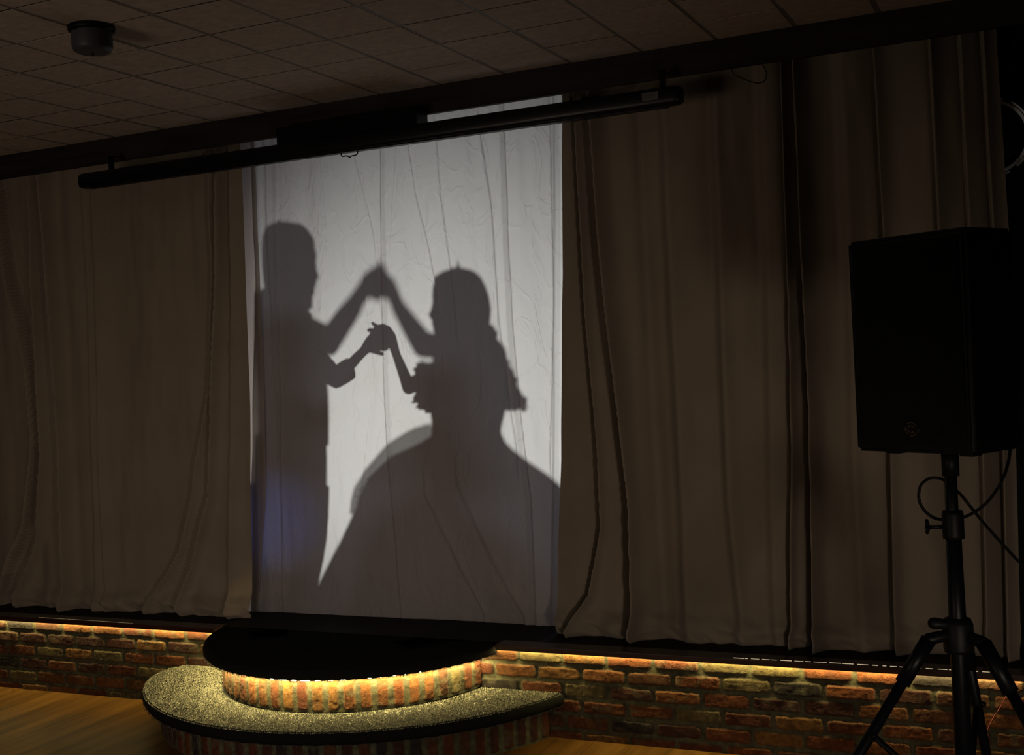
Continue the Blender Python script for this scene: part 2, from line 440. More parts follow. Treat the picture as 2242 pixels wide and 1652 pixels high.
# ------------------------------------------------------------------ brick relief
BR_COL = np.array([(0.105, 0.030, 0.007), (0.125, 0.044, 0.010), (0.085, 0.022, 0.007), (0.14, 0.062, 0.014), (0.10, 0.074, 0.027),
                   (0.050, 0.016, 0.009), (0.020, 0.014, 0.012), (0.075, 0.028, 0.010)]) * 0.68
MORTAR = np.array((0.066, 0.061, 0.032))
def brick_field(U, V, bw, bh, joint, offs, seed, stagger=0.5, deep=0.014, weights=None):
    row = np.floor((V - offs) / bh).astype(int)
    uu = U + (row % 2) * bw * stagger + 0.01 * np.sin(row * 3.1 + seed)
    colm = np.floor(uu / bw).astype(int)
    fu = uu / bw - colm; fv = (V - offs) / bh - row
    h = (row * 7919 + colm * 104729 + seed * 1299709) % 997
    rs = np.random.RandomState(seed); tab = rs.rand(997, 6)
    r = tab[h]
    wob = vn(U, V, 0.022, 3) * 0.0028 + vn(U, V, 0.008, 4) * 0.0014
    du = np.minimum(fu, 1 - fu) * bw - joint/2 - (r[..., 0] - 0.3) * 0.004 + wob
    dv = np.minimum(fv, 1 - fv) * bh - joint/2 - (r[..., 1] - 0.3) * 0.003 + wob
    q = 0.016
    d = np.where((du < q) & (dv < q), q - np.sqrt(np.maximum(q-du, 0)**2 + np.maximum(q-dv, 0)**2), np.minimum(du, dv))
    prof = sstep(d / 0.007)
    face = deep + (r[..., 2] - 0.5) * 0.006 + vn(U, V, 0.05, 5) * 0.0022 + vn(U, V, 0.012, 6) * 0.0010
    pits = np.clip(vn(U, V, 0.014, 9) - 0.72, 0, 1) * 0.012
    mort = vn(U, V, 0.02, 7) * 0.0016 + 0.003 + vn(U, V, 0.006, 8) * 0.0008
    hgt = mort * (1 - prof) + (face - pits) * prof
    if weights is None: weights = [0.2, 0.2, 0.16, 0.10, 0.10, 0.1, 0.06, 0.08]
    cw = np.cumsum(weights) / np.sum(weights)
    ci = np.searchsorted(cw, r[..., 3]); ci = np.clip(ci, 0, len(BR_COL) - 1)
    bc = BR_COL[ci] * (0.8 + 0.4 * r[..., 4])[..., None]
    smear = np.clip(vn(U, V, 0.03, 11) * 1.6 - 0.35, 0, 1) * (r[..., 5] > 0.45) * 0.55
    bc = bc * (1 - smear[..., None]) + MORTAR * 0.9 * smear[..., None]
    mc = MORTAR * (0.85 + 0.25 * vn(U, V, 0.03, 12))[..., None]
    col = mc * (1 - prof[..., None]) + bc * prof[..., None]
    return hgt, np.clip(col, 0.004, 1)

# ------------------------------------------------------------------ the stage
stage = thing('stage', (0, 0, 0), 'low brick-faced stage with black deck and lit dark wood edge under the curtains', 'stage')
bm = bmesh.new(); box(bm, (-5.2, 0.02, 0.40), (4.4, 5.2, DECK)); part('deck', bm, M_deck, stage)
u = np.arange(-4.2, 3.9, 0.006); v = np.arange(0.0, 0.416, 0.0045)
U, V = np.meshgrid(u, v)
Hh, Cc = brick_field(U, V, 0.226, 0.0765, 0.013, 0.349 - 0.0765 * 5, 2)
part('brick_facing', grid_mesh('brick_facing', U, 0.008 - Hh, V, Cc), M_brick, stage)
bm = bmesh.new(); box(bm, (-5.2, 0.03, 0), (4.4, 0.09, 0.41)); part('backing_wall', bm, M_gap, stage)
bm = bmesh.new(); box(bm, (-5.2, -0.044, 0.414), (-1.22, 0.06, 0.441), 0.004); box(bm, (0.472, -0.044, 0.414), (4.4, 0.06, 0.441), 0.004)
part('wood_nosing', bm, M_nosing, stage)
def tape(x0, x1, seed):
    bm = bmesh.new(); n = int((x1 - x0) / 0.03); prev = None
    for i in range(n + 1):
        x = x0 + (x1 - x0) * i / n
        k = 0.5 + 0.5 * math.sin(x * 4.2 + seed) * math.sin(x * 1.7 + seed * 2)
        y = -0.0185 + 0.006 * k; z = 0.4122 - 0.001 * k
        cur = [bm.verts.new((x, y - 0.004, z)), bm.verts.new((x, y + 0.004, z)), bm.verts.new((x, y + 0.004, z + 0.0015)), bm.verts.new((x, y - 0.004, z + 0.0015))]
        if prev:
            for q in range(4): bm.faces.new((prev[q], cur[q], cur[(q+1) % 4], prev[(q+1) % 4]))
        prev = cur
    return bm
tag(part('light_tape', tape(-4.0, -1.18, 0.6), M_led, stage), 'glowing warm white tape under the left edge')
tag(part('light_tape', tape(0.46, 2.82, 2.3), M_led, stage), 'glowing warm white tape under the right edge')

# thin emissive dashes painting tape light on the wood edge, no open seam
def painted_edge_glow(poly, gap, seed):
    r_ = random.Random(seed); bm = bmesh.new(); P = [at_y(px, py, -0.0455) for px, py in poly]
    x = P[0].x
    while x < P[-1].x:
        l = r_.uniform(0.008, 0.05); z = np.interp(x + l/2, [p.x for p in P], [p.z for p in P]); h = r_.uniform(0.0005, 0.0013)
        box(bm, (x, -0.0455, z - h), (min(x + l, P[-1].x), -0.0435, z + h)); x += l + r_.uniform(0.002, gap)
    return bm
M_seam = emission('painted_edge_light', (1.0, 0.80, 0.5), 0.6)
tag(part('painted_edge_glow', painted_edge_glow([(1606, 1439.5), (1829, 1451), (2033, 1463), (2187, 1472)], 0.02, 2), M_seam, stage), 'broken line of painted light along the right edge')
M_seam2 = emission('painted_edge_light_dim', (1.0, 0.72, 0.35), 0.16)
tag(part('painted_edge_glow', painted_edge_glow([(85, 1351), (201, 1358), (290, 1364)], 0.004, 3), M_seam2, stage), 'thin line of painted light along the left edge')

# ------------------------------------------------------------------ round carpeted steps
def arc_angles(c, r, y=0.0):
    s = math.asin(max(-1, min(1, (y - c[1]) / r))); return math.pi - s, 2*math.pi + s   # left wall point .. right wall point through the front
def disc(c, r, z0, z1, rnd, ymax):
    """carpeted slab with a rolled edge, cut flat at the back by ymax"""
    bm = bmesh.new(); n = 160
    prof = [(r - 0.03, z0), (r - rnd*0.5, z0 + 0.002), (r, z0 + rnd), (r, z1 - rnd), (r - rnd*0.35, z1 - rnd*0.3), (r - rnd, z1), (r * 0.5, z1), (0.0, z1)]
    prev = None
    a0, a1 = arc_angles(c, r, ymax)
    rows = []
    for rr, z in prof:
        row = []
        for i in range(n + 1):
            a = a0 + (a1 - a0) * i / n
            x = c[0] + rr * math.cos(a); y = min(c[1] + rr * math.sin(a), ymax)
            if rr == 0: x = c[0] + r * math.cos(a); y = ymax
            k = 0.0015 * math.sin(a * 90) + 0.001 * math.sin(a * 233)
            row.append(bm.verts.new((x, y, z + (k if z < z1 - 0.01 else 0))))
        rows.append(row)
    for p, q in zip(rows, rows[1:]):
        for i in range(n): bm.faces.new((p[i], p[i+1], q[i+1], q[i]))
    return bm
def curved_bricks(c, r, z0, z1, seed, bh, weights=None):
    a0, a1 = arc_angles(c, r, -0.012)
    L = (a1 - a0) * r
    u = np.linspace(0, L, int(L / 0.0045)); v = np.arange(z0, z1 + 0.002, 0.004)
    U, V = np.meshgrid(u, v)
    Hh, Cc = brick_field(U, V, 0.0765, bh, 0.021, z0 - 0.003, seed, stagger=0.0, deep=0.013, weights=weights)
    A = a0 + U / r; R = r - 0.008 + Hh
    return grid_mesh('brick_facing', c[0] + R*np.cos(A), c[1] + R*np.sin(A), V, Cc, flip=False)
def ring_tape(c, r, z):
    bm = bmesh.new(); prev = None; a0, a1 = arc_angles(c, r, 0.03)
    for i in range(121):
        a = a0 + (a1 - a0) * i / 120; rr = r + 0.004 * math.sin(a * 7)
        cur = [bm.verts.new((c[0] + (rr+d)*math.cos(a), c[1] + (rr+d)*math.sin(a), z + h)) for d, h in ((-0.004, 0), (0.004, 0), (0.004, 0.0015), (-0.004, 0.0015))]
        if prev:
            for q in range(4): bm.faces.new((prev[q], prev[(q+1) % 4], cur[(q+1) % 4], cur[q]))
        prev = cur
    return bm
def blades(positions, hmin, hmax, w, lean, rng, down=False):
    """short tapered carpet fibres as one mesh"""
    n = len(positions); P = np.array(positions)
    h = rng.uniform(hmin, hmax, n); a = rng.uniform(0, 2*np.pi, n)
    d = rng.normal(0, lean, (n, 2))
    top = P.copy(); top[:, 0] += d[:, 0]; top[:, 1] += d[:, 1]; top[:, 2] += (-h if down else h)
    b1 = P.copy(); b2 = P.copy()
    b1[:, 0] += np.cos(a)*w; b1[:, 1] += np.sin(a)*w; b2[:, 0] -= np.cos(a)*w; b2[:, 1] -= np.sin(a)*w
    V = np.stack([b1, b2, top], 1).reshape(-1, 3)
    me = bpy.data.meshes.new('pile'); me.vertices.add(len(V)); me.vertices.foreach_set('co', V.astype(np.float32).ravel())
    me.loops.add(len(V)); me.loops.foreach_set('vertex_index', np.arange(len(V), dtype=np.int32))
    me.polygons.add(n); me.polygons.foreach_set('loop_start', np.arange(0, 3*n, 3, dtype=np.int32))
    me.polygons.foreach_set('loop_total', np.full(n, 3, dtype=np.int32)); me.update(calc_edges=True)
    return me
rng = np.random.RandomState(3)
LOWC, LOWR, LOWZ = (-0.40, 0.35), 1.262, 0.222
UPC, UPR, UPZ = (-0.375, 0.185), 0.862, 0.441
INC, INR = (-0.355, 0.115), 0.735
low = thing('round_step', (LOWC[0], -0.3, 0), 'large lower round step in charcoal carpet, lit from under the step above it', 'step', 'carpeted round steps')
part('carpet_top', disc(LOWC, LOWR, LOWZ - 0.062, LOWZ, 0.022, -0.012), M_carpet, low, True)
part('brick_facing', curved_bricks(LOWC, LOWR - 0.085, 0.0, LOWZ - 0.055, 21, 0.30, [0.05, 0.0, 0.45, 0.0, 0.0, 0.6, 0.35, 0.15]), M_brick, low)
pts = []
while len(pts) < 62000:
    a = rng.uniform(math.pi*0.95, 2.05*math.pi); r = LOWR * math.sqrt(rng.uniform(0.25, 1.0))
    x = LOWC[0] + r*math.cos(a); y = LOWC[1] + r*math.sin(a)
    if y > -0.02 or r > LOWR - 0.004: continue
    if (x - INC[0])**2 + (y - INC[1])**2 < (INR + 0.012)**2: continue
    pts.append((x, y, LOWZ - 0.001 - (0.006 if r > LOWR - 0.012 else 0)))
tag(part('carpet_pile', blades(pts, 0.003, 0.0065, 0.0013, 0.0022, rng), M_pile, low), kind='stuff')
pts = []
for a in np.linspace(math.pi, 2*math.pi, 3600):
    rr = LOWR - rng.uniform(0, 0.03); x = LOWC[0] + rr*math.cos(a); y = LOWC[1] + rr*math.sin(a)
    if y < -0.01: pts.append((x, y, LOWZ - 0.058))
tag(part('carpet_fringe', blades(pts, 0.003, 0.012, 0.0013, 0.002, rng, True), M_fringe, low), kind='stuff')

# the lower step's left corner is rounded back towards the wall
for o in low.children:
    co = np.empty(len(o.data.vertices) * 3, dtype=np.float32); o.data.vertices.foreach_get('co', co); co = co.reshape(-1, 3)
    wx = co[:, 0] + low.location.x - LOWC[0]; wy = co[:, 1] + low.location.y
    k = np.where(wx < 0, 1 - 0.15 * np.exp(np.minimum(wy, 0) / 0.12) * np.clip(-wx / 1.1, 0, 1)**3, 1)
    co[:, 0] = wx * k + LOWC[0] - low.location.x; o.data.vertices.foreach_set('co', co.ravel()); o.data.update()

up = thing('round_step', (UPC[0], -0.2, LOWZ), 'smaller upper round step in black carpet, level with the stage, on a lit brick drum', 'step', 'carpeted round steps')
bm = disc(UPC, UPR, UPZ - 0.058, UPZ, 0.022, 0.016)
part('carpet_top', bm, M_carpet, up, True)
part('brick_facing', curved_bricks(INC, INR, LOWZ + 0.001, UPZ - 0.04, 11, 0.40, [0.3, 0.4, 0.12, 0.34, 0.09, 0.03, 0.0, 0.10]), M_brick, up)
tag(part('light_tape', ring_tape(INC, INR + 0.026, UPZ - 0.0600), M_led2, up), 'glowing warm white tape round the drum')
pts = []
for a in np.linspace(math.pi*0.97, 2.03*math.pi, 5200):
    rr = UPR - rng.uniform(0, 0.035); x = UPC[0] + rr*math.cos(a); y = UPC[1] + rr*math.sin(a)
    if y < 0.2: pts.append((x, y, UPZ - 0.055))
tag(part('carpet_fringe', blades(pts, 0.003, 0.013, 0.0012, 0.002, rng, True), M_fringe, up), kind='stuff')

# ------------------------------------------------------------------ drapes
def crease_x(poly, y):
    P = [at_y(px, py, y) for px, py in poly]
    z = np.array([p.z for p in P]); x = np.array([p.x for p in P]); o = np.argsort(z)
    return z[o], x[o]
def drape(xl, xr, y0, z0, z1, creases, seed, step=0.005, foot=0.05, dz=0.022, deep=2.3):
    """cloth field hanging in plane y0; creases: (polyline, amplitude, width right, width left, valley)"""
    n = 1 + int((at_y(xr[0][0], xr[0][1], y0).x - at_y(xl[0][0], xl[0][1], y0).x) / step)
    zz = np.concatenate([np.linspace(z0, z0 + 0.2, 26)[:-1], np.arange(z0 + 0.2, z1 + dz, dz)])
    zl, xla = crease_x(xl, y0); zr, xra = crease_x(xr, y0)
    T, Z = np.meshgrid(np.linspace(0, 1, n), zz)
    X = np.interp(Z, zl, xla) * (1 - T) + np.interp(Z, zr, xra) * T
    Y = np.full_like(X, y0)
    for poly, A, wr, wl, B in creases:
        A *= deep; B *= deep
        cz, cx = crease_x(poly, y0); S = X - np.interp(Z, cz, cx)
        t = sstep(S / (0.024 if foot == 0 else 0.012 if abs(A) > 0.055 or seed == 2 else 0.075) + 0.5)
        if foot == 0:                       # pressed-in creases of the sheet die out beyond their ends
            fade = sstep((Z - cz[0]) / 0.22 + 1) * sstep((cz[-1] - Z) / 0.22 + 1); A = A * fade; B = B * fade
        Y += t * (-A * np.exp(-(np.maximum(S, 0) / wr)**1.4)) + (1 - t) * (B * np.exp(-(np.maximum(-S, 0) / wl)))
    Y += (0.020 if foot > 0 else 0.010) * vn(X, Z * 0.07, 0.11, seed) + 0.005 * vn(X, Z * 0.2, 0.05, seed + 1) + 0.012 * vn(X, Z * 0.2, 0.4, seed + 5)
    # foot: cloth buckles where it lands on the boards
    h = Z - z0; k = np.clip(1 - h / 0.16, 0, 1)
    buck = 0.5 + 0.5 * vn(X, h * 1.2, 0.13, seed + 2)
    Y -= foot * sstep(k) * (0.25 + buck) * (0.3 + 0.9 * np.sin(np.clip(1 - k, 0, 1) * 3.1))
    Y += (0.022 if foot > 0 else 0.004) * k * vn(X + h * 1.3, h, 0.05, seed + 3)
    X = X + (0.02 if foot > 0 else 0) * k * vn(X, h, 0.09, seed + 6)
    return X, Y, Z
# left drape
LC = [
 ([(0, 400), (25, 600), (62, 800), (78, 980), (62, 1150), (10, 1300)], -0.02, 0.06, 0.10, -0.03),
 ([(72, 390), (84, 700), (103, 1000), (95, 1150), (52, 1290)], 0.035, 0.03, 0.03, 0.035),
 ([(103, 390), (125, 700), (150, 1000), (162, 1330)], 0.05, 0.035, 0.045, 0.05),
 ([(180, 400), (195, 700), (215, 1100), (220, 1330)], 0.014, 0.06, 0.03, 0.008),
 ([(210, 500), (225, 1000), (240, 1300)], 0.012, 0.10, 0.05, 0.0),
 ([(465, 390), (470, 600), (462, 850), (430, 1080), (400, 1200), (330, 1325)], 0.026, 0.03, 0.06, 0.018),
 ([(487, 380), (488, 600), (476, 900), (470, 1080), (440, 1200), (405, 1300)], 0.036, 0.03, 0.03, 0.030),
 ([(510, 380), (515, 700), (516, 1000), (512, 1350)], 0.022, 0.03, 0.02, 0.014),
]
X, Y, Z = drape([(-60, 300), (-60, 1400)], [(529, 350), (541, 700), (549, 900), (553, 1100), (557, 1345)], 0.27, DECK + 0.0004, 3.195, LC, 2, foot=0.06)
solo('stage_curtain', grid_mesh('c', X, Y, Z), M_curtain, (-2.2, 0.27, DECK), 'long taupe stage curtain hanging left of the white backlit sheet', 'curtain', True, 'taupe stage curtains')
RC = [
 ([(1262, 280), (1285, 700), (1312, 1000), (1318, 1150), (1290, 1300), (1245, 1370)], 0.030, 0.03, 0.02, 0.035),
 ([(1308, 260), (1325, 500), (1345, 700), (1368, 900), (1388, 1100), (1394, 1380)], 0.060, 0.045, 0.04, 0.045),
 ([(1400, 500), (1420, 1000), (1440, 1350)], -0.014, 0.05, 0.03, -0.010),
 ([(1450, 300), (1470, 700), (1490, 1100), (1500, 1400)], 0.018, 0.09, 0.07, 0.012),
 ([(1560, 250), (1575, 700), (1590, 1100), (1620, 1390)], 0.022, 0.06, 0.05, 0.016),
 ([(1660, 200), (1675, 700), (1680, 1100), (1690, 1400)], 0.016, 0.05, 0.04, 0.012),
 ([(1712, 140), (1730, 700), (1736, 1000), (1732, 1300)], 0.038, 0.015, 0.020, 0.030),
 ([(1742, 130), (1762, 600), (1776, 900), (1784, 1380)], 0.052, 0.045, 0.020, 0.055),
 ([(1830, 120), (1850, 600), (1860, 1000), (1880, 1400)], 0.014, 0.06, 0.04, 0.012),
 ([(1912, 120), (1933, 500), (1950, 1000), (1960, 1400)], 0.034, 0.05, 0.04, 0.026),
 ([(2034, 90), (2055, 500), (2075, 1000), (2090, 1400)], 0.034, 0.04, 0.05, 0.028),
 ([(2100, 90), (2120, 500), (2150, 1000), (2160, 1400)], 0.030, 0.05, 0.03, 0.02),
 ([(2150, 90), (2172, 500), (2195, 1000), (2205, 1400)], 0.030, 0.04, 0.03, 0.03),
]
X, Y, Z = drape([(1231, 210), (1232, 600), (1226, 1000), (1219, 1200), (1216, 1390)], [(2182, 80), (2215, 600), (2225, 1000), (2236, 1430)], 0.25, DECK + 0.0004, 3.195, RC, 9, foot=0.075)
solo('stage_curtain', grid_mesh('c', X, Y, Z), M_curtain, (1.8, 0.25, DECK), 'long taupe stage curtain hanging behind the loudspeaker, right of the white sheet', 'curtain', True, 'taupe stage curtains')

# the white sheet: main panel and narrower overlapping panel at its right
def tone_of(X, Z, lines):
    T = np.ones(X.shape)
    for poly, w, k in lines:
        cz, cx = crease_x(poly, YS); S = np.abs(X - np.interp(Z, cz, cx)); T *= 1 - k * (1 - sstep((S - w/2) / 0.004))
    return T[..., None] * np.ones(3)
SCR = [
 ([(833, 310), (840, 800), (850, 1000), (880, 1345)], 0.006, 0.02, 0.015, 0.004),
 ([(700, 350), (712, 500), (700, 800)], 0.004, 0.05, 0.03, 0.003),
 ([(778, 340), (800, 430), (822, 520), (832, 650)], 0.010, 0.02, 0.02, 0.004),
 ([(868, 320), (858, 500), (850, 600)], 0.007, 0.02, 0.02, 0.004),
 ([(893, 300), (912, 420), (945, 560), (960, 640)], 0.012, 0.03, 0.03, 0.006),
 ([(955, 290), (965, 420), (985, 560), (1000, 700)], 0.009, 0.05, 0.03, 0.004),
 ([(1050, 280), (1078, 450), (1095, 700), (1135, 1000)], 0.008, 0.03, 0.04, 0.005),
 ([(1106, 250), (1114, 500), (1123, 700), (1141, 900), (1164, 1100), (1176, 1365)], 0.010, 0.03, 0.012, 0.006),
 ([(1205, 260), (1212, 700), (1205, 1000)], 0.008, 0.02, 0.02, 0.006),
 ([(605, 360), (612, 700), (620, 1300)], 0.006, 0.03, 0.02, 0.004),
 ([(800, 640), (822, 820), (800, 1000), (790, 1100)], 0.006, 0.02, 0.03, 0.004),
 ([(930, 1080), (1010, 1250), (1060, 1340)], 0.010, 0.04, 0.04, 0.006),
 ([(1000, 1060), (1080, 1230), (1150, 1350)], 0.008, 0.05, 0.04, 0.006),
]
X, Y, Z = drape([(553, 300), (558, 400), (568, 640), (560, 900), (557, 1345)], [(1240, 200), (1242, 600), (1240, 1000), (1236, 1390)], YS, DECK + 0.0004, 3.195, SCR, 31, step=0.006, foot=0.0, deep=1.7)
Y = YS + (Y - YS) * 0.9
seam = [((833, 310), (840, 800), (850, 1000), (880, 1345))]
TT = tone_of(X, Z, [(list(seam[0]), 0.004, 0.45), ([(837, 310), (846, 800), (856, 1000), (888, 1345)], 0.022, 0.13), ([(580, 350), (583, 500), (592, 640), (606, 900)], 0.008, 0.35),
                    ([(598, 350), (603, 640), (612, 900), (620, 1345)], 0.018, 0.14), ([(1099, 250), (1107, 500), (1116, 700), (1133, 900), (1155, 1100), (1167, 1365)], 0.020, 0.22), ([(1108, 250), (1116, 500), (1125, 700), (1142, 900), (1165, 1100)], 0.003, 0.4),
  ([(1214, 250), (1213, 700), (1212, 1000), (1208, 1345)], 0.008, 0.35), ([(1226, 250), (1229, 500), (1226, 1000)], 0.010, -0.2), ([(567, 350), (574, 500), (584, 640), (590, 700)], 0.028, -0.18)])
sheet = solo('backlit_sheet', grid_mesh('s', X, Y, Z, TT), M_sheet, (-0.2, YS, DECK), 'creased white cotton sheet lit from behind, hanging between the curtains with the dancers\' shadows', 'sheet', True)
# beige lining panel peeping out between left curtain and sheet
X, Y, Z = drape([(500, 330), (505, 700), (515, 1345)], [(556, 300), (561, 400), (572, 640), (582, 900), (584, 1100), (566, 1345)], YS - 0.02, DECK + 0.0004, 3.195,
                [], 51, step=0.006, foot=0.0)
solo('curtain_lining', grid_mesh('l', X, Y, Z), M_lining, (-1.2, YS - 0.02, DECK), 'thin beige lining strip glowing faintly between the left curtain and the sheet', 'curtain', True)

# ------------------------------------------------------------------ projection screen housing under the beam
YC = -0.10
scr = thing('projector_screen', (-0.19, YC, 2.9), 'long black rolled-up projector screen case slung under the dark beam', 'projector screen')
def rounded_bar(x0, x1, yc, z0, z1, d, n=24):
    bm = bmesh.new(); rings = []
    for x, k in ((x0, 0.55), (x0 + 0.012, 0.86), (x0 + 0.03, 1), (x1 - 0.03, 1), (x1 - 0.012, 0.93), (x1, 0.8)):
        ring = []
        for i in range(n):
            a = 2*math.pi*i/n; ct, st = math.cos(a), math.sin(a)
            y = yc + d/2 * k * abs(ct)**0.6 * (1 if ct >= 0 else -1)
            z = (z0+z1)/2 + (z1-z0)/2 * k * abs(st)**0.6 * (1 if st >= 0 else -1)
            ring.append(bm.verts.new((x, y, z)))
        rings.append(ring)
    for p, q in zip(rings, rings[1:]):
        for i in range(n): bm.faces.new((p[i], p[(i+1) % n], q[(i+1) % n], q[i]))
    bm.faces.new(list(reversed(rings[0]))); bm.faces.new(rings[-1])
    bmesh.ops.recalc_face_normals(bm, faces=bm.faces)
    return bm
part('case', rounded_bar(-1.93, 1.555, YC, 2.894, 2.979, 0.075), M_case, scr, True)
bm = bmesh.new(); box(bm, (-1.86, YC - 0.02, 2.890), (1.49, YC + 0.02, 2.899), 0.003); part('bottom_bar', bm, M_metal_b, scr)
# pull handle
bm = bmesh.new()
hp = [at_y(*p, YC) for p in [(750, 335), (747, 340), (748, 343), (751, 342)]]
loop = [(757, 330), (749, 332), (747, 336), (748, 341), (752, 342), (758, 341), (762, 342), (766, 344), (770, 341), (776, 340), (781, 338), (783, 334), (783, 329), (780, 327), (774, 328)]
tube(bm, spline([at_y(px, py, YC) for px, py in loop], 3), 0.0031, 8)
part('pull_handle', bm, M_metal_b, scr, True)
bm = bmesh.new(); a = at_y(1405, 206, YC - 0.040); b = at_y(1441, 214, YC - 0.040)
box(bm, (a.x, YC - 0.0390, b.z - 0.006), (b.x, YC - 0.0360, a.z + 0.004)); st = part('sticker', bm, M_sticker, scr)
bm = bmesh.new()
for k in range(4): box(bm, (a.x + 0.008, YC - 0.0396, a.z - 0.004 - k*0.005), (b.x - 0.010 - 0.012*(k % 2), YC - 0.0388, a.z - 0.002 - k*0.005))
part('printed_lines', bm, M_ink, st)
# mounting block between case and beam, hanging brackets
a = at_y(630, 305, -0.02); b = at_y(932, 250, -0.02)
bm = bmesh.new(); box(bm, (a.x, YC - 0.02, 2.97), (b.x, -0.001, 3.06), 0.003); part('mounting_block', bm, M_metal_b, scr)
for x in (-1.7, 1.47):
    bm = bmesh.new(); box(bm, (x - 0.012, YC - 0.01, 2.965), (x + 0.012, YC + 0.01, 3.055)); box(bm, (x - 0.012, YC - 0.01, 3.05), (x + 0.012, -0.001, 3.055))
    part('hanging_bracket', bm, M_metal_b, scr)
# small loop of cord under the beam
bm = bmesh.new(); tube(bm, spline([at_y(px, py, -0.01) for px, py in [(1600, 148), (1612, 165), (1640, 177), (1662, 182), (1676, 174), (1678, 158), (1670, 142)]], 5), 0.0025, 6)
solo('hanging_cord', bm, M_rubber, tuple(at_y(1640, 177, -0.01)), 'thin dark cord looping down from the beam, right of the screen case', 'cord', True)

# ------------------------------------------------------------------ ceiling fixture
cz = at_z(200, 58, CEIL)
sp = thing('ceiling_sensor', (cz.x, cz.y, CEIL), 'dark round pot-shaped fixture with a small pin under it, on the tiled ceiling', 'ceiling fixture')
bm = bmesh.new(); lathe(bm, (cz.x, cz.y, CEIL), [(0, 0.002), (0.086, 0.002), (0.088, -0.006), (0.087, -0.018), (0.080, -0.024), (0.0, -0.024)]); part('flange', bm, M_plastic, sp, True)
M_pot = mat('dark_grey_plastic', (0.045, 0.046, 0.055), 0.5, spec=0.3)
bm = bmesh.new(); lathe(bm, (cz.x, cz.y, CEIL), [(0.076, -0.022), (0.076, -0.080), (0.070, -0.094), (0.058, -0.100), (0.0, -0.101)]); part('body', bm, M_pot, sp, True)
bm = bmesh.new(); tube(bm, [(cz.x, cz.y, CEIL - 0.099), (cz.x, cz.y, CEIL - 0.112)], 0.0035, 8); part('pin', bm, M_plastic, sp)
for a in (0.4, 2.5, 4.6):
    bm = bmesh.new(); c = (cz.x + 0.083*math.cos(a), cz.y + 0.083*math.sin(a), CEIL - 0.02)
    lathe(bm, c, [(0, -0.008), (0.006, -0.008), (0.006, 0.0), (0, 0.0)], n=12); part('screw', bm, M_metal_b, sp)

# ------------------------------------------------------------------ loudspeaker on tripod
PB = Vector((2.712, -1.6, 0))
ROT = Matrix.Rotation(math.radians(-30), 4, 'Z')
spk = thing('loudspeaker', (PB.x, PB.y, 1.495), 'black loudspeaker cabinet mounted on the tripod stand, right of the stage steps', 'loudspeaker')
SW, SD, Z0, Z1 = 0.385, 0.34, 1.500, 2.105
def loc2w(x, y, z=0): return PB + ROT @ Vector((x, y, z))
Mx = Matrix.Translation(PB) @ ROT
bm = bmesh.new()
# tapered back cabinet with rounded edges
pr = [(-SW/2, -SD/2), (SW/2, -SD/2), (SW/2, SD*0.15), (SW*0.30, SD/2), (-SW*0.30, SD/2), (-SW/2, SD*0.15)]
vb = [bm.verts.new((x, y, Z0)) for x, y in pr]; vt = [bm.verts.new((x, y, Z1)) for x, y in pr]
bm.faces.new(list(reversed(vb))); bm.faces.new(vt)
for i in range(6): bm.faces.new((vb[i], vb[(i+1) % 6], vt[(i+1) % 6], vt[i]))
bmesh.ops.bevel(bm, geom=list(bm.edges), offset=0.010, segments=3, affect='EDGES')
bm.transform(Mx); part('cabinet', bm, M_plastic, spk)
bm = bmesh.new(); box(bm, (-SW/2 + 0.018, -SD/2 - 0.008, Z0 + 0.02), (SW/2 - 0.018, -SD/2 + 0.003, Z1 - 0.02), 0.006, Mx); gr = part('grille', bm, M_grille, spk)
for sx in (-0.12, 0.12):
    bm = bmesh.new(); box(bm, (sx - 0.022, -0.10, Z0 - 0.012), (sx + 0.022, -0.055, Z0 + 0.004), 0.004, Mx); part('foot', bm, M_rubber, spk)
bp = at_y(2001, 938, -1.75)
bl = Mx.inverted() @ Vector(bp); bm = bmesh.new()
rot90 = Mx @ Matrix.Translation((bl.x, -SD/2 - 0.008, bl.z)) @ Matrix.Rotation(math.radians(90), 4, 'X')
lathe(bm, (0, 0, 0), [(0, 0.003), (0.022, 0.003), (0.024, 0.0), (0.024, -0.001)], n=28, mtx=rot90); bd = part('badge', bm, M_plastic, spk)
bm = bmesh.new()
for k, (a0, a1, rr) in enumerate([(0.6, 2.3, 0.019), (2.9, 4.0, 0.019), (4.5, 5.8, 0.019), (0.2, 2.6, 0.010), (3.3, 5.6, 0.010)]):
    tube(bm, [rot90 @ Vector((rr*math.cos(a0 + (a1-a0)*i/8), rr*math.sin(a0 + (a1-a0)*i/8), 0.0035)) for i in range(9)], 0.0014, 6)
part('badge_marks', bm, M_badge, bd)
bm = bmesh.new(); box(bm, (SW/2 - 0.004, -0.06, 1.80), (SW/2 + 0.003, 0.03, 1.90), 0.004, Mx); part('side_handle', bm, M_rubber, spk)

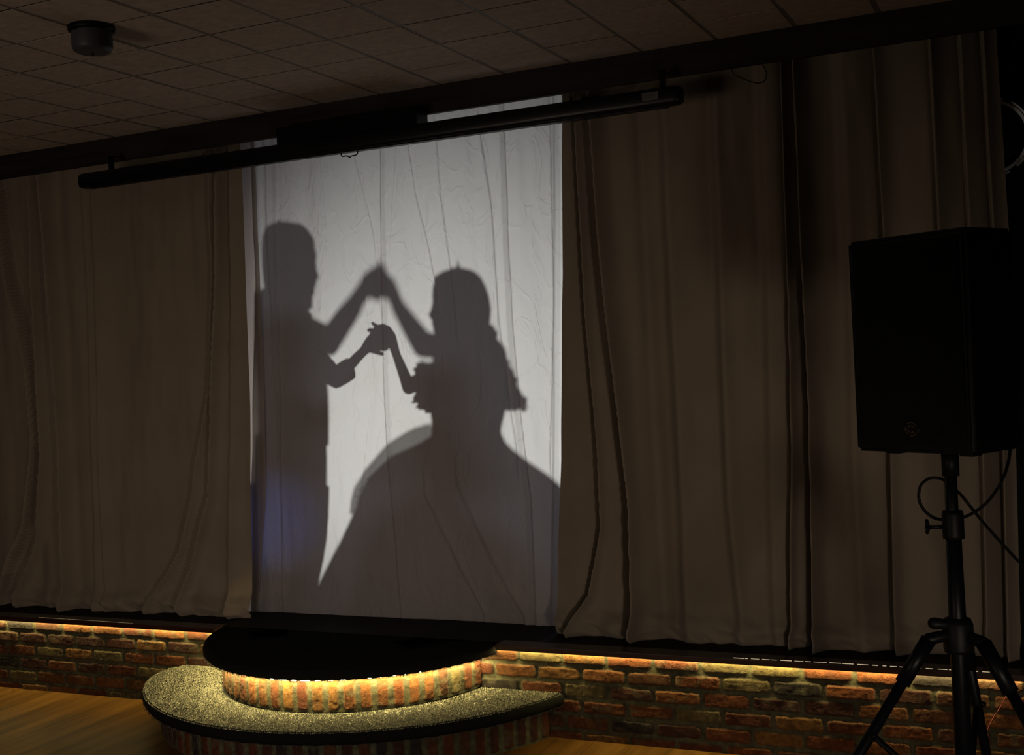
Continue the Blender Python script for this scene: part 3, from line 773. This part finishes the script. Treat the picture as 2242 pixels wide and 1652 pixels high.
std = thing('speaker_stand', (PB.x, PB.y, 0), 'black tripod speaker stand in front of the right-hand brick wall', 'speaker stand')
bm = bmesh.new(); tube(bm, [PB + Vector((0, 0, z)) for z in (1.12, 1.497)], 0.0165, 20); part('upper_pole', bm, M_metal_b, std, True)
bm = bmesh.new(); tube(bm, [PB + Vector((0, 0, z)) for z in (0.10, 1.0, 1.27)], [0.024, 0.024, 0.021], 20); part('lower_pole', bm, M_metal_b, std, True)
bm = bmesh.new(); lathe(bm, PB, [(0.016, 1.42), (0.024, 1.42), (0.024, 1.495), (0.016, 1.495)], n=24); part('pole_socket', bm, M_plastic, std, True)
bm = bmesh.new(); lathe(bm, PB, [(0.018, 1.24), (0.029, 1.24), (0.030, 1.25), (0.030, 1.31), (0.028, 1.32), (0.017, 1.32)], n=24); part('height_collar', bm, M_plastic, std, True)
kp = PB + Vector((-0.028, -0.012, 1.275)); bm = bmesh.new()
tube(bm, [kp, kp + Vector((-0.035, -0.008, 0))], 0.006, 8); c2 = kp + Vector((-0.038, -0.008, 0))
for a in range(3):
    t = a * 2.1 + 0.5; capsule(bm, c2, c2 + Vector((-0.004, math.sin(t)*0.014, math.cos(t)*0.020)), 0.007, 0.005, 8)
part('star_knob', bm, M_plastic, std, True)
HUB = 0.985
bm = bmesh.new(); lathe(bm, PB, [(0.024, HUB - 0.07), (0.040, HUB - 0.07), (0.042, HUB - 0.06), (0.042, HUB + 0.01), (0.036, HUB + 0.025), (0.022, HUB + 0.03)], n=28); hub = part('hub', bm, M_plastic, std, True)
kb = bmesh.new(); capsule(kb, PB + Vector((-0.03, -0.02, HUB + 0.012)), PB + Vector((-0.062, -0.032, HUB + 0.016)), 0.014, 0.017, 12); part('hub_knob', kb, M_plastic, hub, True)
bm = bmesh.new(); lathe(bm, PB, [(0.024, 0.38), (0.036, 0.38), (0.036, 0.47), (0.024, 0.47)], n=24); part('lower_collar', bm, M_plastic, std, True)
def leg(direction, reach=0.72):
    d = Vector((math.cos(direction), math.sin(direction), 0))
    top = PB + d * 0.085 + Vector((0, 0, HUB - 0.03)); ft = PB + d * reach + Vector((0, 0, 0.018))
    bm = bmesh.new()
    capsule(bm, PB + d*0.03 + Vector((0, 0, HUB - 0.02)), top, 0.016, 0.018, 12)
    lg_ = (ft - top); tube(bm, [top, top + lg_ * 0.13], 0.022, 14)
    tube(bm, [top, ft], 0.0155, 14)
    L_ = part('leg', bm, M_metal_b, std, True)
    bm = bmesh.new(); capsule(bm, ft - lg_.normalized()*0.03, ft, 0.018, 0.018, 12); part('rubber_foot', bm, M_rubber, L_, True)
    mid = top + lg_ * 0.28
    bm = bmesh.new(); tube(bm, [mid, PB + d*0.03 + Vector((0, 0, 0.46))], 0.0095, 10); part('brace', bm, M_metal_b, std, True)
    bm = bmesh.new(); capsule(bm, mid - d.cross(Vector((0, 0, 1)))*0.020, mid + d.cross(Vector((0, 0, 1)))*0.020, 0.008, 0.008, 10); part('pivot_bolt', bm, M_metal_b, std, True)
leg(math.radians(205)); leg(math.radians(-35)); leg(math.radians(85))
# cables
def cable(name, pts, r, m, label, y=None):
    P = [at_y(px, py, yy) for px, py, yy in pts]
    bm = bmesh.new(); tube(bm, spline(P, 7), r, 8)
    return solo(name, bm, m, tuple(P[0]), label, 'cable', True)
cable('speaker_cable', [(2212, 975, -1.52), (2208, 1010, -1.56), (2192, 1055, -1.6), (2160, 1100, -1.57), (2120, 1128, -1.565), (2084, 1136, -1.56), (2050, 1135, -1.56), (2025, 1118, -1.565),
                        (2012, 1092, -1.565), (2016, 1062, -1.565), (2038, 1046, -1.565), (2066, 1050, -1.565), (2092, 1072, -1.565), (2110, 1090, -1.62), (2150, 1140, -1.58), (2200, 1196, -1.52), (2262, 1262, -1.45), (2330, 1330, -1.4)],
      0.0045, M_rubber, 'black cable looping round the speaker stand pole below the loudspeaker')
cable('supply_wire', [(2213, 1484, -0.055), (2208, 1510, -0.055), (2195, 1540, -0.05), (2170, 1580, -0.05), (2157, 1620, -0.06), (2156, 1700, -0.07)], 0.0022, M_redwire,
      'thin reddish wire hanging from the light tape down the right-hand brick wall')

# ------------------------------------------------------------------ stage lantern beyond the right curtain
LC_ = at_y(2166, 302, 0.36)
lan = thing('stage_lantern', tuple(LC_), 'round black stage lantern with a slotted silver ring, half hidden by the right curtain edge', 'stage light')
dv = (CAM - LC_).normalized()
qm = Matrix.Translation(LC_) @ dv.to_track_quat('Z', 'Y').to_matrix().to_4x4()
bm = bmesh.new(); lathe(bm, (0, 0, 0), [(0.0, -0.26), (0.10, -0.26), (0.14, -0.20), (0.182, -0.06), (0.186, 0.0), (0.176, 0.004), (0.172, -0.004), (0.150, -0.010), (0.145, -0.05), (0.0, -0.06)], n=48, mtx=qm)
part('housing', bm, M_plastic, lan, True)
bm = bmesh.new()
def ring_seg(r0, r1, a0, a1, z=0.003, n=10):
    f0 = []; f1 = []
    for i in range(n+1):
        a = a0 + (a1-a0)*i/n
        f0.append([bm.verts.new(qm @ Vector((r*math.cos(a), r*math.sin(a), zz))) for r, zz in ((r0, z), (r1, z), (r1, z-0.003), (r0, z-0.003))])
    for p, q in zip(f0, f0[1:]):
        for k in range(4): bm.faces.new((p[k], p[(k+1) % 4], q[(k+1) % 4], q[k]))
    bm.faces.new(f0[0]); bm.faces.new(list(reversed(f0[-1])))
ring_seg(0.147, 0.160, 0, 2*math.pi, n=72)
for k in range(6):
    a = k * math.pi / 3 + 0.15
    ring_seg(0.1555, 0.172, a, a + 0.22); ring_seg(0.164, 0.172, a + 0.2, a + 0.85)
part('silver_ring', bm, M_silver, lan)
bm = bmesh.new(); lathe(bm, (0, 0, 0), [(0, -0.048), (0.143, -0.052)], n=40, mtx=qm); part('lens', bm, M_case, lan, True)
bm = bmesh.new(); e0 = at_y(2238, 72, 0.36); e1 = at_y(2203, 122, 0.36); tube(bm, [e0 + (e0-e1)*0.5, e1], 0.010, 10); part('bracket_arm', bm, M_metal_b, lan, True)

# ------------------------------------------------------------------ dancers behind the sheet
def LV(py, xl, xr, d, hy, yc=None):
    return (shade(xl, py, d), shade(xr, py, d), hy, YS + (yc if yc is not None else d))
BD = 0.70                                                   # distance of the bodies behind the sheet
NR, FR = 0.33, 1.12                                         # near and far joined hands
def finger(bm, pts, d, r0, r1):
    P = [shade(x, y, d + dd) for x, y, dd in pts]; n = len(P)
    for i in range(n - 1):
        ra = r0 + (r1-r0)*i/(n-1); rb = r0 + (r1-r0)*(i+1)/(n-1)
        capsule(bm, P[i], P[i+1], srad(ra, d), srad(rb, d), 12)
man = thing('person', (shade(650, 1300, BD).x, YS + BD, DECK), 'taller person behind the sheet, in shirt and trousers, raising both hands to partner', 'person', 'shadow dancers behind the sheet')
def man_body():
    bm = bmesh.new()
    # head with face profile and neck
    loft(bm, [LV(502, 610, 660, BD, 0.03), LV(515, 592, 678, BD, 0.055), LV(535, 586, 687, BD, 0.07), LV(556, 584, 691, BD, 0.075), LV(575, 584, 690, BD, 0.076),
              LV(590, 586, 692, BD, 0.074), LV(602, 588, 696, BD, 0.070), LV(611, 590, 692, BD, 0.068), LV(622, 592, 691, BD, 0.064), LV(630, 594, 688, BD, 0.062), LV(638, 596, 689, BD, 0.06),
              LV(648, 598, 685, BD, 0.056), LV(660, 598, 685, BD, 0.052), LV(673, 598, 685, BD, 0.05), LV(681, 598, 674, BD, 0.05), LV(700, 596, 668, BD, 0.055), LV(730, 592, 675, BD, 0.07)])
    # ears
    for s in (-1, 1):
        e = shade(628, 598, BD); e.y += s * 0.076; capsule(bm, e + Vector((0, 0, 0.02)), e - Vector((0, 0, 0.02)), 0.012, 0.009, 10)
    # trunk and legs
    loft(bm, [LV(700, 600, 672, BD, 0.10), LV(740, 585, 692, BD, 0.17), LV(800, 582, 704, BD, 0.18), LV(900, 584, 706, BD, 0.15), LV(980, 584, 704, BD, 0.155), LV(1040, 588, 700, BD, 0.16)])
    for s in (-1, 1):
        c = BD + s * 0.095
        zft = DECK + 0.05; f = shade(640, 1250, BD)
        lv = [LV(1020, 590, 702, BD, 0.09, c), LV(1120, 598, 700, BD, 0.08, c), LV(1220, 606, 690, BD, 0.06, c)]
        lv.append((Vector((f.x - 0.04, 0, zft)), Vector((f.x + 0.05, 0, zft)), 0.04, YS + c)); loft(bm, lv)
    # near arm (close to the sheet): elbow low, forearm up to the hand
    sh = shade(660, 745, BD); sh.y = YS + BD - 0.17
    el = shade(735, 832, 0.40); wr = shade(797, 768, NR)
    chain(bm, [sh, el, wr], [0.055, 0.036, srad(13, NR)])
    # near hand
    chain(bm, [wr, shade(806, 757, NR), shade(815, 746, NR)], [srad(13, NR), srad(17, NR), srad(19, NR)])
    finger(bm, [(818, 733, 0), (832, 727, 0.01), (845, 733, 0.02), (850, 744, 0.03)], NR, 10.0, 8.8)
    finger(bm, [(820, 742, 0.02), (836, 744, 0.03), (850, 752, 0.04)], NR, 9.4, 8.1)
    finger(bm, [(821, 752, 0.03), (836, 755, 0.04), (847, 761, 0.05)], NR, 8.8, 7.5)
    finger(bm, [(818, 760, 0.045), (830, 762, 0.05), (843, 764, 0.05)], NR, 8.3, 6.2)
    finger(bm, [(808, 764, -0.02), (822, 770, -0.02), (839, 775, -0.01)], NR, 8.3, 5.0)
    # far arm: upper arm out, forearm rising to the far hand
    sh = shade(665, 745, BD); sh.y = YS + BD + 0.17
    el = shade(722, 742, FR - 0.22); wr = shade(792, 645, FR)
    chain(bm, [sh, el, wr], [0.055, srad(30, FR - 0.22), srad(24, FR)])
    chain(bm, [wr, shade(812, 622, FR), shade(826, 612, FR)], [srad(23, FR), srad(31, FR), srad(27, FR)])
    finger(bm, [(812, 600, 0), (826, 590, -0.02), (838, 596, -0.04)], FR, 11, 9)
    finger(bm, [(818, 615, 0), (836, 605, -0.02), (848, 612, -0.04)], FR, 11, 9)
    finger(bm, [(820, 628, 0), (840, 624, -0.02), (852, 630, -0.04)], FR, 11, 9)
    finger(bm, [(818, 640, 0), (836, 640, -0.02), (848, 642, -0.04)], FR, 10, 8)
    finger(bm, [(808, 640, 0.02), (824, 652, 0.03), (838, 648, 0.04)], FR, 10, 8)
    return bm
fuse(part('body', man_body(), M_skin, man), 0.005, 2)
bm = bmesh.new()
loft(bm, [LV(493, 600, 655, BD, 0.03), LV(498, 588, 668, BD, 0.055), LV(508, 580, 678, BD, 0.072), LV(522, 576, 686, BD, 0.085), LV(540, 575, 688, BD, 0.09), LV(560, 575, 686, BD, 0.09), LV(590, 577, 640, BD, 0.088), LV(620, 580, 630, BD, 0.08), LV(650, 584, 620, BD, 0.06)])
rr = random.Random(4)
for k in range(60):
    a = rr.uniform(0, 1); px = 585 + 95*a; py = 503 + 26*max(0, (a-0.55)/0.45)**1.5 + 12*max(0, (0.25-a)/0.25)
    p = shade(px, py + 6, BD); p.y += rr.uniform(-0.05, 0.05); t = shade(px + rr.uniform(-3, 6), py - rr.uniform(3, 9), BD); t.y = p.y + rr.uniform(-0.01, 0.01)
    capsule(bm, p, t, 0.006, 0.002, 6, 2)
fuse(part('hair', bm, M_hair, man), 0.005, 1)
bm = bmesh.new()
loft(bm, [LV(640, 572, 600, BD, 0.05), LV(652, 566, 640, BD, 0.07), LV(678, 566, 674, BD, 0.08), LV(690, 566, 686, BD, 0.09), LV(700, 566, 680, BD, 0.13), LV(716, 567, 688, BD, 0.165), LV(745, 568, 700, BD, 0.18), LV(800, 569, 712, BD, 0.19), LV(860, 573, 717, BD, 0.19), LV(920, 574, 719, BD, 0.18), LV(965, 575, 719, BD, 0.18), LV(972, 576, 719, BD, 0.18)])
sh = shade(655, 745, BD); sh.y = YS + BD - 0.17; el = shade(733, 826, 0.40); cu = shade(768, 806, 0.36)
chain(bm, [sh, el], [0.075, srad(29, 0.4)]); tube(bm, [el, cu], [srad(30, 0.4), srad(30, 0.36)], 16)
sh = shade(660, 748, BD); sh.y = YS + BD + 0.17; el = shade(718, 746, FR - 0.22); wr = shade(775, 672, FR - 0.05)
chain(bm, [sh, el, wr], [0.075, srad(38, FR - 0.22), srad(30, FR)])
fuse(part('shirt', bm, M_jacket, man), 0.006, 1)
bm = bmesh.new()
f = shade(630, 1250, BD)
loft(bm, [LV(955, 568, 714, BD, 0.17), LV(1000, 567, 716, BD, 0.17), LV(1080, 566, 716, BD, 0.17), LV(1120, 566, 714, BD, 0.17)])
for s in (-1, 1):
    c = BD + s * 0.10
    loft(bm, [LV(1060, 566, 716, BD, 0.10, c), LV(1130, 566, 715, BD, 0.10, c), LV(1180, 567, 711, BD, 0.095, c), LV(1230, 568, 703, BD, 0.09, c), LV(1280, 569, 692, BD, 0.085, c), LV(1330, 570, 680, BD, 0.08, c),
              (Vector((shade(571, 1345, BD).x, 0, DECK + 0.04)), Vector((shade(676, 1345, BD).x, 0, DECK + 0.04)), 0.075, YS + c)])
fuse(part('trousers', bm, M_trouser, man), 0.008, 1)
for s in (-1, 1):
    c = YS + BD + s * 0.10; bm = bmesh.new()
    chain(bm, [(f.x - 0.05, c, DECK + 0.045), (f.x + 0.04, c, DECK + 0.04), (f.x + 0.10, c + s*0.01, DECK + 0.032)], [0.043, 0.042, 0.030])
    for v in bm.verts: v.co.z = max(v.co.z, DECK + 0.002)
    part('shoe', bm, M_shoe, man, True)

wo = thing('person', (shade(1030, 1300, BD).x, YS + BD, DECK), 'person behind the sheet in wide ball gown, puffed sleeves and tiara', 'person', 'shadow dancers behind the sheet')
def woman_body():
    bm = bmesh.new()
    loft(bm, [LV(604, 985, 1030, BD, 0.03), LV(618, 962, 1048, BD, 0.055), LV(640, 952, 1058, BD, 0.068), LV(660, 948, 1062, BD, 0.072), LV(672, 946, 1060, BD, 0.072), LV(681, 944, 1058, BD, 0.07),
              LV(689, 940, 1056, BD, 0.068), LV(695, 942, 1054, BD, 0.066), LV(701, 948, 1052, BD, 0.063), LV(708, 947, 1050, BD, 0.06), LV(716, 949, 1048, BD, 0.058), LV(724, 951, 1045, BD, 0.054),
              LV(733, 955, 1042, BD, 0.05), LV(740, 964, 1040, BD, 0.046), LV(744, 984, 1040, BD, 0.045), LV(760, 992, 1040, BD, 0.048), LV(790, 985, 1045, BD, 0.07)])
    for s in (-1, 1):
        e = shade(1005, 690, BD); e.y += s * 0.07; capsule(bm, e + Vector((0, 0, 0.018)), e - Vector((0, 0, 0.018)), 0.011, 0.008, 10)
    loft(bm, [LV(765, 985, 1050, BD, 0.10), LV(790, 970, 1065, BD, 0.16), LV(840, 958, 1078, BD, 0.155), LV(890, 955, 1085, BD, 0.125), LV(935, 958, 1082, BD, 0.11), LV(1000, 950, 1095, BD, 0.15)])
    f = shade(1030, 1280, BD)
    for s in (-1, 1):
        c = YS + BD + s * 0.085
        chain(bm, [(f.x, c, 1.15), (f.x + 0.01, c, 0.82), (f.x + 0.02, c, DECK + 0.09)], [0.085, 0.055, 0.035])
        chain(bm, [(f.x + 0.03, c, DECK + 0.05), (f.x - 0.07, c, DECK + 0.035), (f.x - 0.13, c, DECK + 0.03)], [0.034, 0.032, 0.024])
    sh = shade(985, 795, BD); sh.y = YS + BD - 0.15
    el = shade(896, 846, 0.38); wr = shade(868, 776, NR + 0.02)
    chain(bm, [sh, el, wr], [0.045, srad(21, 0.38), srad(12, NR)])
    chain(bm, [wr, shade(862, 757, NR + 0.02), shade(857, 738, NR + 0.02), shade(850, 724, NR + 0.02)], [srad(12, NR), srad(14, NR), srad(15, NR), srad(12, NR)])
    finger(bm, [(850, 720, 0.00), (838, 714, -0.01), (827, 716, -0.01), (817, 708, -0.01)], NR, 8.3, 4.5)
    finger(bm, [(851, 728, 0.01), (836, 720, -0.02), (822, 724, -0.02), (807, 723, -0.01)], NR, 8.3, 5.0)
    finger(bm, [(852, 736, 0.02), (836, 724, 0.03), (820, 730, 0.045)], NR, 7.7, 5.6)
    finger(bm, [(854, 746, 0.03), (842, 740, 0.05), (830, 744, 0.055)], NR, 7.1, 5.6)
    finger(bm, [(858, 756, -0.01), (846, 758, -0.025), (836, 762, -0.025)], NR, 7.7, 6.2)
    sh = shade(990, 786, BD); sh.y = YS + BD + 0.15
    el = shade(929, 756, FR - 0.2); wr = shade(872, 672, FR)
    chain(bm, [sh, el, wr], [0.045, srad(33, FR - 0.2), srad(22, FR)])
    chain(bm, [wr, shade(861, 645, FR), shade(850, 622, FR)], [srad(19, FR), srad(21, FR), srad(22, FR)])
    finger(bm, [(846, 606, 0), (840, 590, -0.02), (834, 578, -0.03)], FR, 9, 6)
    finger(bm, [(848, 608, 0.02), (834, 596, 0.02), (824, 598, 0.03)], FR, 9, 7)
    finger(bm, [(846, 618, 0.03), (830, 610, 0.03), (818, 614, 0.03)], FR, 9, 7)
    finger(bm, [(848, 632, 0.03), (832, 630, 0.03), (822, 632, 0.03)], FR, 8, 6)
    finger(bm, [(854, 646, -0.02), (842, 650, -0.03), (830, 648, -0.03)], FR, 8, 6)
    return bm
fuse(part('body', woman_body(), M_skin, wo), 0.005, 2)
# long hair falling behind the back
bm = bmesh.new()
loft(bm, [LV(595, 985, 1022, BD, 0.03), LV(601, 966, 1042, BD, 0.055), LV(612, 954, 1054, BD, 0.075), LV(630, 948, 1063, BD, 0.088), LV(655, 947, 1071, BD, 0.094), LV(680, 968, 1075, BD, 0.094), LV(700, 990, 1073, BD, 0.092), LV(715, 998, 1071, BD, 0.09),
          LV(735, 1000, 1083, BD, 0.09), LV(765, 1005, 1098, BD, 0.10), LV(800, 1015, 1113, BD, 0.105), LV(840, 1030, 1128, BD, 0.10), LV(880, 1045, 1142, BD, 0.09), LV(893, 1100, 1148, BD, 0.06)])
for k in range(34):
    a = rr.uniform(0, 1); s = 1 if k % 2 else -1
    x0, y0 = 1075 + 65*a, 710 + 160*a
    p = shade(x0 - 12, y0, BD); t = shade(x0 + rr.uniform(2, 12), y0 + rr.uniform(14, 34), BD); p.y += rr.uniform(-0.07, 0.07); t.y = p.y
    capsule(bm, p, t, 0.010, 0.004, 6, 2)
for k in range(14):
    x0 = 1100 + 4*k; p = shade(x0 - 3, 875, BD); t = shade(x0 + rr.uniform(-2, 5), 893 + rr.uniform(0, 10), BD); capsule(bm, p, t, 0.014, 0.004, 6, 2)
fuse(part('long_hair', bm, M_hair, wo), 0.006, 1)
bm = bmesh.new()
# tiara: band across the head with points
c = shade(1004, 600, BD); band = []
for i in range(15):
    t = math.pi * i / 14; band.append(Vector((c.x, c.y - 0.085*math.cos(t), c.z - 0.045 + 0.055*math.sin(t))))
tube(bm, band, 0.004, 8)
for i, b_ in enumerate(band[2:-2]):
    hgt = [0.006, 0.010, 0.014, 0.022, 0.032, 0.044, 0.026, 0.018, 0.014, 0.010, 0.006][i]
    capsule(bm, b_, b_ + Vector((0.003 - 0.002*abs(i-5), 0, hgt)), 0.005, 0.0015, 8, 2)
for dx, h in ((-0.028, 0.006), (-0.016, 0.013), (0.0, 0.030), (0.016, 0.017), (0.03, 0.012)):
    q = c + Vector((dx, 0, 0.004)); capsule(bm, q - Vector((0, 0, 0.01)), q + Vector((0, 0, h*0.6)), 0.006, 0.0015, 8, 2)
part('tiara', bm, M_silver, wo, True)
# bodice and puffed frilled sleeves
bm = bmesh.new()
loft(bm, [LV(782, 972, 1066, BD, 0.15), LV(805, 958, 1080, BD, 0.17), LV(840, 950, 1095, BD, 0.17), LV(880, 945, 1104, BD, 0.15), LV(905, 944, 1106, BD, 0.135), LV(925, 947, 1101, BD, 0.125), LV(945, 946, 1097, BD, 0.12), LV(970, 944, 1102, BD, 0.135)])
fuse(part('bodice', bm, M_gown, wo), 0.007, 1)
for s in (-1, 1):
    bm = bmesh.new(); d = BD + s * 0.17
    cx, cy = (935, 850) if s < 0 else (950, 845)
    c0 = shade(cx, cy, d); 
    if s < 0:
        segs = [(948, 830, 24), (930, 838, 22), (925, 868, 20), (935, 880, 18)]
    else:
        segs = [(965, 800, 26), (948, 835, 26), (940, 862, 22)]
    for (a_, b_, r_) in segs:
        q = shade(a_, b_, d); capsule(bm, q, q + Vector((0.004, 0.0, 0.004)), srad(r_, d), srad(r_*0.96, d), 16)
    frill = [(912, 800), (906, 808), (910, 818), (908, 870), (902, 882), (912, 892), (922, 897), (934, 903)] if s < 0 else [(918, 797), (925, 802), (915, 860), (920, 880)]
    for (a_, b_) in frill:
        q = shade(a_ + 22, b_ + (6 if b_ < 850 else -8), d); t = shade(a_ + rr.uniform(-2, 2), b_ + rr.uniform(-2, 2), d)
        capsule(bm, q, t, 0.018, 0.004, 8, 2)
        t2 = shade(a_ + 3, b_ + rr.uniform(-6, 6), d); capsule(bm, q, t2 + Vector((0, rr.uniform(-0.03, 0.03), 0)), 0.014, 0.003, 8, 2)
    fuse(part('puffed_sleeve', bm, M_gown, wo), 0.005, 1)
# skirt
def skirt(rows, hys, wave, name, m, z_end=None, nn=220, yoff=0.0):
    X = []; Yv = []; Zv = []
    for (py, xl, xr), hy in zip(rows, hys):
        if py is None: a, b = xl, xr
        else: a, b = shade(xl, py, BD), shade(xr, py, BD)
        t = np.linspace(0, 2*np.pi, nn); k = 1 + wave * hy * np.sin(t * 17) + wave*0.6*hy*np.sin(t*29 + 1)
        c = (a + b) / 2; h = (b - a) / 2
        X.append(c.x + h.x * np.cos(t) * k); Yv.append(YS + BD + yoff + hy * np.sin(t) * k); Zv.append(c.z + h.z * np.cos(t))
    # densify rows
    X, Yv, Zv = map(np.array, (X, Yv, Zv)); q = np.linspace(0, len(X) - 1, 70); i = np.minimum(q.astype(int), len(X) - 2); f_ = (q - i)[:, None]
    return grid_mesh(name, X[i]*(1-f_) + X[i+1]*f_, Yv[i]*(1-f_) + Yv[i+1]*f_, Zv[i]*(1-f_) + Zv[i+1]*f_, flip=True)
fl = shade(960, 1300, BD)
rows = [(955, 945, 1100), (968, 925, 1104), (985, 890, 1118), (1000, 858, 1135), (1020, 836, 1160), (1045, 812, 1195), (1075, 796, 1228), (1110, 785, 1252), (1150, 768, 1278), (1200, 744, 1302), (1250, 718, 1326), (1300, 694, 1345),
        (None, Vector((shade(690, 1310, BD).x - 0.05, 0, DECK + 0.012)), Vector((shade(1345, 1300, BD).x + 0.02, 0, DECK + 0.012)))]
hy = [0.12, 0.15, 0.20, 0.25, 0.29, 0.33, 0.37, 0.40, 0.43, 0.46, 0.49, 0.51, 0.53]
tag(part('gown_skirt', skirt(rows, hy, 0.03, 'gown_skirt', M_gown), M_gown, wo), None)
rows = [(930, 942, 1094), (936, 920, 1093), (945, 895, 1094), (962, 868, 1098), (980, 845, 1106), (1005, 825, 1128), (1035, 802, 1170), (1068, 784, 1200), (1095, 778, 1222), (1125, 776, 1240)]
hy = [0.12, 0.16, 0.20, 0.25, 0.30, 0.34, 0.38, 0.41, 0.43, 0.45]
part('tulle_overskirt', skirt(rows, hy, 0.06, 'tulle_overskirt', M_tulle), M_tulle, wo)
bm = bmesh.new(); rr = random.Random(12)
for a_, b_ in [(790, 1064), (784, 1076), (780, 1088), (783, 1100), (779, 1112), (786, 1122), (776, 1132), (812, 1036), (806, 1044)]:
    q = shade(a_ + 20, b_ + 6, 0.30); t = shade(a_ + rr.uniform(-3, 2), b_ + rr.uniform(-8, 8), 0.22); m_ = (q + t) / 2 + Vector((0, 0, 0.006))
    tube(bm, spline([q, m_, t], 4), [0.0022] * 4 + [0.0018] * 4 + [0.0008], 6)
part('feather_trim', bm, M_hair, wo, True)
